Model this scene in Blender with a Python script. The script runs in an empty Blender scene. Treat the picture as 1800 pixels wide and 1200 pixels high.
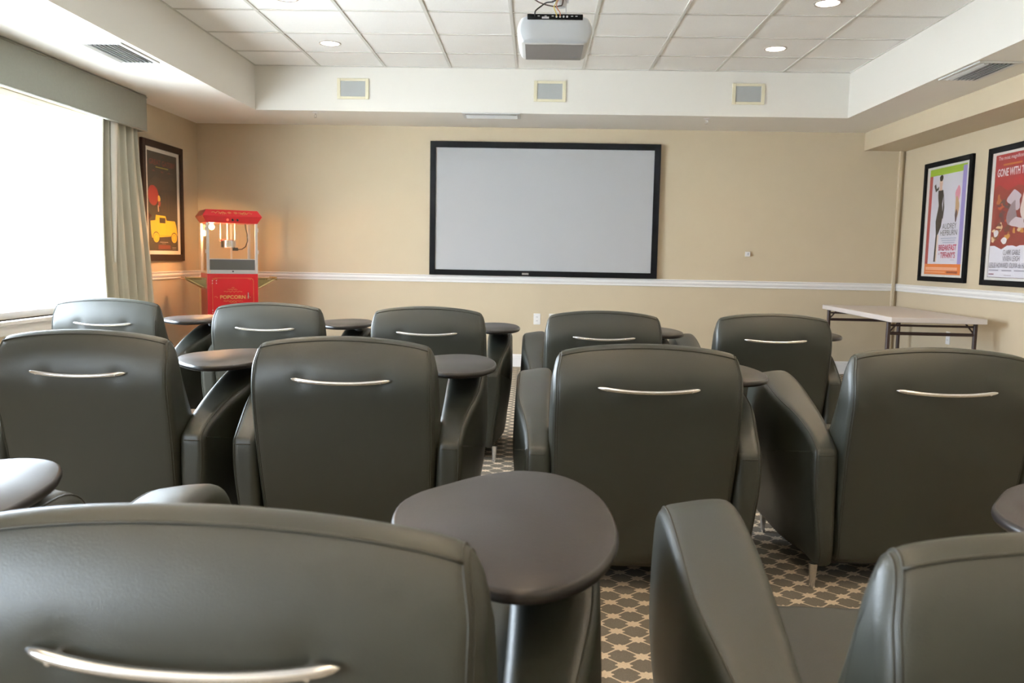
import bpy, bmesh, math, random
from mathutils import Vector, Matrix
random.seed(7)
S = bpy.context.scene
COL = S.collection
PI = math.pi

# ------------------------------------------------------------------ camera
PITCH, YAW, ROLL, FPX, CAMZ = 0.1015, 0.0271, 0.019, 1456.8, 1.155
cd = bpy.data.cameras.new('camera')
cam = bpy.data.objects.new('camera', cd); COL.objects.link(cam)
S.camera = cam
cp, sp, cy, sy = math.cos(PITCH), math.sin(PITCH), math.cos(YAW), math.sin(YAW)
Fw = Vector((-sy*cp, cy*cp, -sp)); Rt = Vector((cy, sy, 0)); Up = Rt.cross(Fw)
cr, sr = math.cos(ROLL), math.sin(ROLL)
R2 = cr*Rt + sr*Up; U2 = -sr*Rt + cr*Up
m = Matrix((R2, U2, -Fw)).transposed().to_4x4(); m.translation = Vector((0, 0, CAMZ))
cam.matrix_world = m
cd.sensor_width = 36.0; cd.lens = FPX/1800*36.0
cd.clip_start = 0.02; cd.clip_end = 200
cd.dof.use_dof = True; cd.dof.focus_distance = 3.4; cd.dof.aperture_fstop = 7.0

# ------------------------------------------------------------------ world + daylight
w = bpy.data.worlds.new('daylight'); S.world = w; w.use_nodes = True
wn = w.node_tree; bg = wn.nodes['Background']
bg.inputs[0].default_value = (0.76, 0.88, 1.0, 1); bg.inputs[1].default_value = 26.0
WIN = [(3.1, 7.0), (-2.4, -0.4)]            # left wall windows along y; the second is unseen, added for its light
WZ0, WZ1 = 0.66, 2.23
XL, XR, YW, YB = -3.573, 3.747, 8.727, -3.2
ZS, ZT = 2.481, 2.887                        # border soffit and tray ceiling heights
TX0, TX1, TY1, TY0 = -2.6575, 2.8325, 7.866, -2.6
for (a, b) in WIN:
    ld = bpy.data.lights.new('window_daylight', 'AREA'); ld.shape = 'RECTANGLE'
    ld.size = WZ1-WZ0; ld.size_y = b-a; ld.cycles.is_portal = True
    lo = bpy.data.objects.new('window_daylight', ld); COL.objects.link(lo)
    lo.location = (XL-0.14, (a+b)/2, (WZ0+WZ1)/2); lo.rotation_euler = (0, -PI/2, 0)
sd = bpy.data.lights.new('sun', 'SUN'); sd.energy = 640.0; sd.angle = math.radians(0.6); sd.color = (0.90, 0.95, 1.0)
so = bpy.data.objects.new('sun', sd); COL.objects.link(so); so.location = (20, -5, 30)
so.rotation_euler = (math.radians(10), math.radians(32), 0)    # high sun from behind the building, lights the ground outside
LAMP_W = 23.0                                # watts of each recessed downlight
LAMP_C = (1.0, 0.72, 0.42)

S.view_settings.view_transform = 'Standard'
S.view_settings.look = 'None'
S.view_settings.gamma = 1.0
S.view_settings.use_curve_mapping = False
S.view_settings.exposure = 0.24

# ------------------------------------------------------------------ helpers
def s2l(c):
    c = c/255.0
    return c/12.92 if c <= 0.04045 else ((c+0.055)/1.055)**2.4
def rgb(r, g, b): return (s2l(r), s2l(g), s2l(b), 1)

MATS = {}
def mat(name, col, rough=0.5, metal=0.0, bump=0.0, bscale=400, spec=0.5, emit=None, var=0.0, vscale=6, coat=0.0):
    if name in MATS: return MATS[name]
    mt = bpy.data.materials.new(name); mt.use_nodes = True
    nt = mt.node_tree; p = nt.nodes['Principled BSDF']
    p.inputs['Base Color'].default_value = col
    p.inputs['Roughness'].default_value = rough
    p.inputs['Metallic'].default_value = metal
    p.inputs['Specular IOR Level'].default_value = spec
    if coat: p.inputs['Coat Weight'].default_value = coat; p.inputs['Coat Roughness'].default_value = 0.15
    if emit:
        p.inputs['Emission Color'].default_value = emit[0]; p.inputs['Emission Strength'].default_value = emit[1]
    tc = nt.nodes.new('ShaderNodeTexCoord')
    if bump:
        n = nt.nodes.new('ShaderNodeTexNoise'); n.inputs['Scale'].default_value = bscale; n.inputs['Detail'].default_value = 3
        nt.links.new(tc.outputs['Object'], n.inputs['Vector'])
        b = nt.nodes.new('ShaderNodeBump'); b.inputs['Strength'].default_value = bump; b.inputs['Distance'].default_value = 0.002
        nt.links.new(n.outputs['Fac'], b.inputs['Height']); nt.links.new(b.outputs[0], p.inputs['Normal'])
    if var:
        n = nt.nodes.new('ShaderNodeTexNoise'); n.inputs['Scale'].default_value = vscale; n.inputs['Detail'].default_value = 4
        nt.links.new(tc.outputs['Object'], n.inputs['Vector'])
        mx = nt.nodes.new('ShaderNodeMix'); mx.data_type = 'RGBA'
        mx.inputs[6].default_value = [c*(1-var) for c in col[:3]]+[1]
        mx.inputs[7].default_value = [min(1, c*(1+var)) for c in col[:3]]+[1]
        nt.links.new(n.outputs['Fac'], mx.inputs[0]); nt.links.new(mx.outputs[2], p.inputs['Base Color'])
    MATS[name] = mt
    return mt

def glass(name, tint=(1, 1, 1, 1), rough=0.0):
    if name in MATS: return MATS[name]
    mt = bpy.data.materials.new(name); mt.use_nodes = True
    nt = mt.node_tree; nt.nodes.clear()
    out = nt.nodes.new('ShaderNodeOutputMaterial'); mx = nt.nodes.new('ShaderNodeMixShader')
    lw = nt.nodes.new('ShaderNodeLayerWeight'); lw.inputs['Blend'].default_value = 0.5
    pw = nt.nodes.new('ShaderNodeMath'); pw.operation = 'POWER'; pw.inputs[1].default_value = 5
    fr = nt.nodes.new('ShaderNodeMath'); fr.operation = 'MULTIPLY_ADD'; fr.inputs[1].default_value = 0.9; fr.inputs[2].default_value = 0.035
    nt.links.new(lw.outputs['Facing'], pw.inputs[0]); nt.links.new(pw.outputs[0], fr.inputs[0])
    tr = nt.nodes.new('ShaderNodeBsdfTransparent'); tr.inputs[0].default_value = tint
    gl = nt.nodes.new('ShaderNodeBsdfGlossy'); gl.inputs['Roughness'].default_value = rough
    nt.links.new(fr.outputs[0], mx.inputs[0]); nt.links.new(tr.outputs[0], mx.inputs[1]); nt.links.new(gl.outputs[0], mx.inputs[2])
    nt.links.new(mx.outputs[0], out.inputs[0])
    MATS[name] = mt
    return mt

class MB:
    """collects shapes; build() links them as one mesh object"""
    def __init__(s): s.v = []; s.f = []; s.mi = []; s.cur = 0
    def add(s, vs, fs, M=None):
        o = len(s.v)
        s.v += [tuple(M @ Vector(p)) if M else tuple(p) for p in vs]
        s.f += [tuple(i+o for i in f) for f in fs]; s.mi += [s.cur]*len(fs)
    def box(s, x0, x1, y0, y1, z0, z1, M=None):
        vs = [(x0,y0,z0),(x1,y0,z0),(x1,y1,z0),(x0,y1,z0),(x0,y0,z1),(x1,y0,z1),(x1,y1,z1),(x0,y1,z1)]
        s.add(vs, [(0,3,2,1),(4,5,6,7),(0,1,5,4),(1,2,6,5),(2,3,7,6),(3,0,4,7)], M)
        return s
    def tube(s, path, r, n=10, caps=True, closed=False, flat=1.0):
        P = [Vector(p) for p in path]; N = len(P)
        rs = r if isinstance(r, (list, tuple)) else [r]*N
        rings = []; prev = None
        for i in range(N):
            if closed: t = P[(i+1) % N]-P[i-1]
            else: t = P[min(i+1, N-1)]-P[max(i-1, 0)]
            t.normalize()
            if prev is None:
                a = Vector((0, 0, 1)) if abs(t.z) < 0.9 else Vector((1, 0, 0))
                u = t.cross(a).normalized()
            else:
                u = (prev - t*prev.dot(t)).normalized()
            prev = u; vv = t.cross(u)
            rings.append([P[i]+rs[i]*(math.cos(2*PI*k/n)*u+flat*math.sin(2*PI*k/n)*vv) for k in range(n)])
        vs = [p for rg in rings for p in rg]; fs = []
        for i in range(N if closed else N-1):
            j = (i+1) % N
            for k in range(n):
                fs.append((i*n+k, i*n+(k+1) % n, j*n+(k+1) % n, j*n+k))
        if caps and not closed:
            fs.append(tuple(range(n))[::-1]); fs.append(tuple((N-1)*n+k for k in range(n)))
        s.add(vs, fs); return s
    def cyl(s, p0, p1, r0, r1=None, n=20):
        r1 = r0 if r1 is None else r1
        return s.tube([p0, p1], [r0, r1], n)
    def lathe(s, prof, c=(0, 0, 0), n=28, M=None):
        vs = []; fs = []; N = len(prof)
        for (r, z) in prof:
            vs += [(c[0]+r*math.cos(2*PI*k/n), c[1]+r*math.sin(2*PI*k/n), c[2]+z) for k in range(n)]
        for i in range(N-1):
            for k in range(n): fs.append((i*n+k, i*n+(k+1) % n, (i+1)*n+(k+1) % n, (i+1)*n+k))
        fs.append(tuple(range(n))[::-1]); fs.append(tuple((N-1)*n+k for k in range(n)))
        s.add(vs, fs, M); return s
    def prism(s, poly, d0, d1, M=None):
        """poly in xy extruded along z"""
        n = len(poly)
        vs = [(p[0], p[1], d0) for p in poly]+[(p[0], p[1], d1) for p in poly]
        fs = [tuple(range(n))[::-1], tuple(range(n, 2*n))]+[(i, (i+1) % n, n+(i+1) % n, n+i) for i in range(n)]
        s.add(vs, fs, M); return s
    def build(s, name, mats, parent=None, smooth=False, bevel=0.0, bseg=2, angle=35, loc=None):
        me = bpy.data.meshes.new(name); me.from_pydata(s.v, [], s.f)
        mats = mats if isinstance(mats, (list, tuple)) else [mats]
        for q in mats: me.materials.append(q)
        for p, i in zip(me.polygons, s.mi): p.material_index = i
        bm = bmesh.new(); bm.from_mesh(me)
        if len(bm.faces) < 60000: bmesh.ops.recalc_face_normals(bm, faces=bm.faces)
        if bevel:
            es = [e for e in bm.edges if len(e.link_faces) == 2 and e.calc_face_angle(0) > math.radians(angle)]
            bmesh.ops.bevel(bm, geom=es, offset=bevel, segments=bseg, profile=0.5, affect='EDGES', clamp_overlap=True)
        bm.to_mesh(me); bm.free()
        if smooth:
            for p in me.polygons: p.use_smooth = True
            if smooth != 'all':
                me.set_sharp_from_angle(angle=math.radians(angle))
        o = bpy.data.objects.new(name, me); COL.objects.link(o)
        if parent is not None: o.parent = parent
        if loc: o.location = loc
        return o

def thing(name, label, cat, loc=(0, 0, 0), rz=0.0, group=None):
    o = bpy.data.objects.new(name, None); COL.objects.link(o); o.empty_display_size = 0.1
    o.location = loc; o.rotation_euler = (0, 0, rz)
    o['label'] = label; o['category'] = cat
    if group: o['group'] = group
    return o
def tag(o, label, cat, group=None):
    o['label'] = label; o['category'] = cat
    if group: o['group'] = group
    return o
def struct(o): o['kind'] = 'structure'; return o
def dup(root, label, loc, rz=0.0):
    r = root.copy(); COL.objects.link(r); r.location = loc; r.rotation_euler = (0, 0, rz); r['label'] = label
    for ch in list(root.children):
        c = ch.copy(); COL.objects.link(c); c.parent = r
        for g in list(ch.children):
            d = g.copy(); COL.objects.link(d); d.parent = c
    return r
def sm(a, b, x):
    t = max(0, min(1, (x-a)/(b-a))); return t*t*(3-2*t)
def catmull(pts, n, closed=True):
    N = len(pts); out = []
    segs = N if closed else N-1
    for i in range(segs):
        p0 = pts[(i-1) % N] if closed else pts[max(i-1, 0)]
        p1 = pts[i]; p2 = pts[(i+1) % N] if closed else pts[i+1]
        p3 = pts[(i+2) % N] if closed else pts[min(i+2, N-1)]
        for k in range(n):
            t = k/n
            out.append(tuple(0.5*((2*b)+(-a+c)*t+(2*a-5*b+4*c-d)*t*t+(-a+3*b-3*c+d)*t**3) for a, b, c, d in zip(p0, p1, p2, p3)))
    if not closed: out.append(tuple(pts[-1]))
    return out
_tcache = {}
def text_geo(body, w, h, bold=False, shear=0.0):
    """flat text fitted into w x h with its lower left corner at 0,0: verts, faces"""
    cu = bpy.data.curves.new('t', 'FONT'); cu.body = body; cu.size = 1; cu.resolution_u = 3; cu.shear = shear
    if bold: cu.offset = 0.022
    ob = bpy.data.objects.new('t', cu); COL.objects.link(ob)
    dg = bpy.context.evaluated_depsgraph_get()
    me = bpy.data.meshes.new_from_object(ob.evaluated_get(dg))
    vs = [v.co.copy() for v in me.vertices]; fs = [tuple(p.vertices) for p in me.polygons]
    COL.objects.unlink(ob); bpy.data.objects.remove(ob); bpy.data.meshes.remove(me)
    x0 = min(v.x for v in vs); x1 = max(v.x for v in vs); y0 = min(v.y for v in vs); y1 = max(v.y for v in vs)
    return [((v.x-x0)/(x1-x0)*w, (v.y-y0)/(y1-y0)*h, 0) for v in vs], fs

# ------------------------------------------------------------------ materials
M_wall = mat('beige_wall_paint', (0.56, 0.465, 0.325, 1), 0.75, bump=0.15, bscale=160, var=0.03)
M_white = mat('white_paint', (0.83, 0.80, 0.74, 1), 0.6, bump=0.1, bscale=140)
M_trim = mat('white_trim_paint', (0.80, 0.78, 0.76, 1), 0.35)
M_tile = mat('acoustic_tile', (0.90, 0.885, 0.85, 1), 0.9, bump=0.6, bscale=260, var=0.05, vscale=90)
M_grid = mat('ceiling_grid_metal', (0.62, 0.60, 0.55, 1), 0.5)
M_leather = mat('olive_leather', (0.027, 0.030, 0.0215, 1), 0.42, bump=0.22, bscale=520, spec=0.8, var=0.05, vscale=5)
M_welt = mat('leather_welt', (0.038, 0.038, 0.028, 1), 0.5, bump=0.2, bscale=500)
M_steel = mat('brushed_steel', (0.80, 0.81, 0.84, 1), 0.25, 1.0)
M_darkpl = mat('black_plastic', (0.012, 0.012, 0.013, 1), 0.4)
M_tablet = mat('dark_laminate', (0.034, 0.029, 0.028, 1), 0.42, spec=0.4, bump=0.12, bscale=300, var=0.12, vscale=40)
M_tabedge = mat('dark_laminate_edge', (0.022, 0.019, 0.019, 1), 0.3)
M_black = mat('black_frame', (0.005, 0.005, 0.006, 1), 0.7, spec=0.15)
M_screen = mat('projection_cloth', (0.44, 0.44, 0.445, 1), 0.9, bump=0.05)
M_mat = mat('mat_board', (0.78, 0.76, 0.72, 1), 0.85)
M_brown = mat('dark_walnut_frame', (0.030, 0.014, 0.011, 1), 0.4, spec=0.3, var=0.2, vscale=20)

def carpet_mat():
    mt = bpy.data.materials.new('trellis_carpet'); mt.use_nodes = True
    nt = mt.node_tree; p = nt.nodes['Principled BSDF']; p.inputs['Roughness'].default_value = 0.95
    p.inputs['Specular IOR Level'].default_value = 0.1
    def M(op, a, b=None, c=None):
        n = nt.nodes.new('ShaderNodeMath'); n.operation = op
        for i, x in enumerate((a, b, c)):
            if x is None: continue
            if isinstance(x, (int, float)): n.inputs[i].default_value = x
            else: nt.links.new(x, n.inputs[i])
        return n.outputs[0]
    tc = nt.nodes.new('ShaderNodeTexCoord'); sx = nt.nodes.new('ShaderNodeSeparateXYZ')
    nt.links.new(tc.outputs['Object'], sx.inputs[0])
    nz = nt.nodes.new('ShaderNodeTexNoise'); nz.inputs['Scale'].default_value = 350; nt.links.new(tc.outputs['Object'], nz.inputs['Vector'])
    jit = M('MULTIPLY', M('SUBTRACT', nz.outputs['Fac'], 0.5), 0.004)
    u = M('DIVIDE', M('SUBTRACT', M('ADD', sx.outputs[0], jit), 0.335), 0.117)
    v = M('DIVIDE', M('SUBTRACT', M('ADD', sx.outputs[1], jit), 2.873), 0.109)
    P_ = M('ADD', u, v); Q_ = M('SUBTRACT', u, v)
    pf = M('SUBTRACT', P_, M('ROUND', P_)); qf = M('SUBTRACT', Q_, M('ROUND', Q_))
    lx = M('MULTIPLY', M('ADD', pf, qf), 0.117/2); ly = M('MULTIPLY', M('SUBTRACT', pf, qf), 0.109/2)
    r = M('SQRT', M('ADD', M('MULTIPLY', lx, lx), M('MULTIPLY', ly, ly)))
    ang = M('ARCTAN2', ly, lx)
    lim = M('ADD', 0.0185, M('MULTIPLY', M('COSINE', M('MULTIPLY', ang, 8)), 0.0035))
    lim = M('ADD', lim, M('MULTIPLY', M('ABSOLUTE', M('COSINE', ang)), 0.004))
    knot = M('LESS_THAN', r, lim)
    line = M('LESS_THAN', M('MINIMUM', M('ABSOLUTE', pf), M('ABSOLUTE', qf)), 0.036)
    fac = M('MAXIMUM', knot, line)
    n2 = nt.nodes.new('ShaderNodeTexNoise'); n2.inputs['Scale'].default_value = 220; n2.inputs['Detail'].default_value = 5
    nt.links.new(tc.outputs['Object'], n2.inputs['Vector'])
    mx = nt.nodes.new('ShaderNodeMix'); mx.data_type = 'RGBA'
    mx.inputs[6].default_value = (0.20, 0.18, 0.15, 1); mx.inputs[7].default_value = (0.68, 0.57, 0.43, 1)
    nt.links.new(fac, mx.inputs[0])
    hs = nt.nodes.new('ShaderNodeHueSaturation'); nt.links.new(mx.outputs[2], hs.inputs['Color'])
    nt.links.new(M('ADD', 0.7, M('MULTIPLY', n2.outputs['Fac'], 0.6)), hs.inputs['Value'])
    nt.links.new(hs.outputs[0], p.inputs['Base Color'])
    b = nt.nodes.new('ShaderNodeBump'); b.inputs['Strength'].default_value = 0.5; b.inputs['Distance'].default_value = 0.003
    nt.links.new(n2.outputs['Fac'], b.inputs['Height']); nt.links.new(b.outputs[0], p.inputs['Normal'])
    return mt

# ------------------------------------------------------------------ room shell
T = 0.15
struct(MB().box(XL-T, XR+T, YB-T, YW+T, -0.1, 0).build('floor', carpet_mat()))
struct(MB().box(XL-T, XR+T, YW, YW+T, 0, 3.1).build('wall_front', M_wall))
struct(MB().box(XL-T, XR+T, YB-T, YB, 0, 3.1).build('wall_back', M_wall))
wr = MB().box(XR, XR+T, YB, YW, 0, 3.1)
wr.box(3.328, XR+0.001, YB, YW+0.001, 2.302, ZS+0.02)
struct(wr.build('wall_right', M_wall))
wl = MB()
ys = [YB]+[v for ab in sorted(WIN) for v in ab]+[YW]
for i in range(0, len(ys), 2): wl.box(XL-T, XL, ys[i], ys[i+1], 0, 3.1)
for (a, b) in WIN:
    wl.box(XL-T, XL, a, b, 0, WZ0); wl.box(XL-T, XL, a, b, WZ1, 3.1)
struct(wl.build('wall_left', M_wall))
ceil = struct(MB().box(TX0-0.02, TX1+0.02, TY0-0.02, TY1+0.02, ZT, ZT+0.1).build('ceiling', M_tile))
sf = MB()
sf.box(XL, TX0, YB, YW, ZS, ZT+0.1); sf.box(TX1, XR, YB, YW, ZS, ZT+0.1)
sf.box(TX0, TX1, TY1, YW, ZS, ZT+0.1); sf.box(TX0, TX1, YB, TY0, ZS, ZT+0.1)
sfo = struct(sf.build('soffit', M_white, ceil))
gr = MB(); ROW0 = TY1-0.545
for i in range(10):
    x = TX0+0.61*i; hw = 0.012
    gr.box(max(x-hw, TX0), min(x+hw, TX1), TY0, TY1, ZT-0.006, ZT+0.002)
y = ROW0
while y > TY0:
    gr.box(TX0, TX1, y-0.012, y+0.012, ZT-0.005, ZT+0.002); y -= 0.61
gr.box(TX0, TX1, TY1-0.02, TY1, ZT-0.005, ZT+0.002)
struct(gr.build('ceiling_grid', M_grid, ceil))

# chair rail and baseboards: profiled mouldings
RAIL = [(0, -.038), (.010, -.038), (.014, -.030), (.010, -.022), (.016, -.012), (.022, 0), (.018, .012), (.012, .018), (.022, .026), (.024, .034), (.018, .038), (0, .038)]
BASE = [(0, 0), (.016, 0), (.016, .10), (.012, .108), (.014, .116), (.008, .128), (0, .133)]
def moulding(name, prof, zc, side, a, b):
    mb = MB(); n = len(prof); vs = []
    for t in (a, b):
        for (d, z) in prof:
            if side == 'front': vs.append((t, YW-d, zc+z))
            elif side == 'back': vs.append((t, YB+d, zc+z))
            elif side == 'left': vs.append((XL+d, t, zc+z))
            else: vs.append((XR-d, t, zc+z))
    mb.add(vs, [tuple(range(n)), tuple(range(n, 2*n))[::-1]]+[(i, (i+1) % n, n+(i+1) % n, n+i) for i in range(n)])
    return struct(mb.build(name, M_trim))
ZR = 0.917
moulding('trim_1', RAIL, ZR, 'front', XL, XR); moulding('trim_2', RAIL, ZR, 'right', YB, YW)
moulding('trim_3', RAIL, ZR, 'left', 7.08, YW); moulding('trim_4', RAIL, ZR, 'left', 0.05, 2.9)
moulding('baseboard_front', BASE, 0, 'front', XL, XR); moulding('baseboard_right', BASE, 0, 'right', YB, YW)
moulding('baseboard_left', BASE, 0, 'left', YB, YW); moulding('baseboard_back', BASE, 0, 'back', XL, XR)
struct(MB().box(3.684, 3.712, YW-0.035, YW, 0.0, 2.302).build('trim_5', M_wall, bevel=0.002))   # narrow corner pilaster

M_pane = glass('window_glass')
for i, (a, b) in enumerate(WIN):  # second pass frames the added window behind the camera
    f = MB(); x0, x1 = XL-0.13, XL-0.07
    f.box(x0, x1, a, a+0.05, WZ0, WZ1); f.box(x0, x1, b-0.05, b, WZ0, WZ1)
    f.box(x0, x1, a+.05, b-.05, WZ0, WZ0+0.05); f.box(x0, x1, a+.05, b-.05, WZ1-0.05, WZ1)
    f.box(x0, x1, (a+b)/2-.02, (a+b)/2+.02, WZ0+.05, WZ1-.05)
    wf = struct(f.build('window_%d' % (i+1), M_trim, bevel=0.004))
    MB().box(XL-.102, XL-.098, a+.05, b-.05, WZ0+.05, WZ1-.05).build('pane', M_pane, wf)
    sl = MB().box(XL-0.07, XL+0.045, a-0.07, b+0.07, WZ0-0.028, WZ0)
    sl.box(XL, XL+0.018, a-0.05, b+0.05, WZ0-0.10, WZ0-0.028)
    sl.build('window_sill', M_trim, wf, bevel=0.005)
    cs = MB()
    for (c, d) in ((a-.07, a), (b, b+.07)): cs.box(XL, XL+0.018, c, d, WZ0, WZ1+.07)
    cs.box(XL, XL+.018, a, b, WZ1, WZ1+.07)
    cs.build('casing', M_trim, wf, bevel=0.003)
M_ground = mat('pale_concrete', (0.72, 0.72, 0.70, 1), 0.9, var=0.05)
struct(MB().box(-60, XL-T-0.3, -50, 60, -0.4, -0.3).build('ground', M_ground))

# ------------------------------------------------------------------ window valances and curtain
M_val = mat('grey_green_fabric', (0.33, 0.33, 0.285, 1), 0.9, bump=0.5, bscale=700, spec=0.2, var=0.06, vscale=60)
M_cur = mat('sage_silk', (0.50, 0.48, 0.39, 1), 0.5, bump=0.3, bscale=300, spec=0.4)
M_lin = mat('cream_lining', (0.80, 0.80, 0.76, 1), 0.9)
def valance(a, b, lab):
    t = thing('window_valance', lab, 'valance', (0, 0, 0))
    v = MB(); v.box(XL+.001, XL+0.182, b-.02, b, 2.172, 2.478); v.box(XL+.001, XL+0.182, a, a+.02, 2.172, 2.478)
    v.box(XL+0.16, XL+0.182, a+.02, b-.02, 2.172, 2.478); v.box(XL+.001, XL+.16, a+.02, b-.02, 2.46, 2.478)
    v.build('valance_box', M_val, t, bevel=0.004)
    p = MB()
    for z in (2.180, 2.462): p.tube([(XL+.02, b+.002, z), (XL+.183, b+.002, z), (XL+.184, a, z)], 0.005, 8)
    p.build('piping', M_val, t)
valance(2.75, 7.235, 'long grey-green upholstered box valance above the window beside the curtain')
valance(-2.8, 0.0, 'grey-green upholstered box valance over the added unseen window behind the camera')

def curtain():
    t = thing('curtain', 'gathered sage silk curtain panel hanging at the far side of the window', 'curtain', (0, 0, 0))
    mb = MB(); NU, NV = 150, 40; vs = []
    for j in range(NV+1):
        v = j/NV; z = 2.40-v*(2.40-0.02)
        # leading edge bulges out in the middle, trailing edge falls back to the far side
        zz = 2.17-z
        y0 = 6.580-0.055*math.sin(min(1, max(0, zz)/1.6)*PI*.9)+0.05*sm(1.3, 2.1, zz)
        y1 = 7.19+0.215*sm(0, 1.6, zz)**0.8
        for i in range(NU+1):
            u = i/NU
            amp = 0.050*(0.75+0.4*v)
            ph = 2*PI*(5.3*u+.3+0.12*math.sin(5*u)+0.1*v*math.sin(9*u+1))
            x = XL+0.090+amp*(2*abs(math.sin(ph/2))**.75-1)+0.010*math.sin(2.3*ph+1.1+v)
            x = max(x, XL+0.03)
            y = y0+(y1-y0)*(u+0.026*math.cos(ph)*(1-v*.3))
            vs.append((x, y, z))
    fs = [(j*(NU+1)+i, j*(NU+1)+i+1, (j+1)*(NU+1)+i+1, (j+1)*(NU+1)+i) for j in range(NV) for i in range(NU)]
    mb.add(vs, fs)
    o = mb.build('drape', M_cur, t, smooth='all')
    md = o.modifiers.new('s', 'SOLIDIFY'); md.thickness = 0.003
    # lining turned back along the leading edge
    lb = MB(); vs = []
    for j in range(31):
        v = j/30; z = 2.40-v*(2.40-1.05); zz = max(0, 2.17-z)
        wd = 0.10*(1-v)**.6+.004
        y0 = 6.69-.03*math.sin(min(1, zz/1.6)*PI*.9)+0.03*v
        vs += [(XL+0.135, y0, z), (XL+0.150, y0+wd*.5, z), (XL+0.145, y0+wd, z)]
    lb.add(vs, [(3*j+k, 3*j+k+1, 3*j+k+4, 3*j+k+3) for j in range(30) for k in range(2)])
    o = lb.build('lining', M_lin, t, smooth='all'); o['label'] = 'pale lining showing along the leading edge'
    md = o.modifiers.new('s', 'SOLIDIFY'); md.thickness = 0.002
    MB().cyl((XL+.09, 2.9, 2.405), (XL+.09, 7.2, 2.405), 0.012).build('curtain_rod', M_steel, t)
curtain()

# ------------------------------------------------------------------ club chairs
def inset_ring(prof, d):
    n = len(prof); out = []
    for i in range(n):
        a = prof[i-1]; b = prof[(i+1) % n]
        tx, tz = b[0]-a[0], b[1]-a[1]; l = math.hypot(tx, tz) or 1
        out.append((prof[i][0]+d*tz/l, prof[i][1]-d*tx/l))
    return out
def signed(prof):
    return sum(prof[i-1][0]*prof[i][1]-prof[i][0]*prof[i-1][1] for i in range(len(prof)))
def puff(prof, xmap, r, post=None, nx=24, bulge=0.01, capl=5):
    """extrude the closed (y,z) profile across x, rounding the two rims by r"""
    if signed(prof) > 0: prof = prof[::-1]      # clockwise -> inset_ring with +d goes inwards
    st = []
    for k in range(5): th = PI/2*k/4; st.append((-1, r*(1-math.sin(th)), r*(1-math.cos(PI/2-th)) if False else r*(1-math.sin(th)), th))
    rings = []
    cy_ = sum(p[0] for p in prof)/len(prof); cz_ = sum(p[1] for p in prof)/len(prof)
    def ring(pr, t, off):
        return [(xmap(t, off, y, z), y, z) for (y, z) in pr]
    base_in = inset_ring(prof, r)
    seq = []
    for k in range(capl): f = k/capl; seq.append(('cap', -1, f))
    for k in range(6): seq.append(('rim', -1, PI/2*k/5))
    for k in range(1, nx): seq.append(('mid', -1+2*k/nx, 0))
    for k in range(5, -1, -1): seq.append(('rim', 1, PI/2*k/5))
    for k in range(capl-1, -1, -1): seq.append(('cap', 1, k/capl))
    for (kind, t, a) in seq:
        if kind == 'cap':
            f = max(a, 0.02)
            pr = [(cy_+(y-cy_)*f, cz_+(z-cz_)*f) for (y, z) in base_in]
            rings.append(ring(pr, t, -bulge*(1-f*f)))
        elif kind == 'rim':
            pr = inset_ring(prof, r*(1-math.sin(a)))
            rings.append(ring(pr, t, r*(1-math.cos(a))))
        else: rings.append(ring(prof, t, r*0+ (r if False else 0)) if False else [(xmap(t*1.0, None, y, z), y, z) for (y, z) in prof])
    if post: rings = [[post(p) for p in rg] for rg in rings]
    n = len(prof); vs = [p for rg in rings for p in rg]; fs = []
    for i in range(len(rings)-1):
        for k in range(n):
            fs.append((i*n+k, i*n+(k+1) % n, (i+1)*n+(k+1) % n, (i+1)*n+k))
    fs.append(tuple(range(n))); fs.append(tuple((len(rings)-1)*n+k for k in range(n))[::-1])
    mb = MB(); mb.add(vs, fs); return mb

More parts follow.
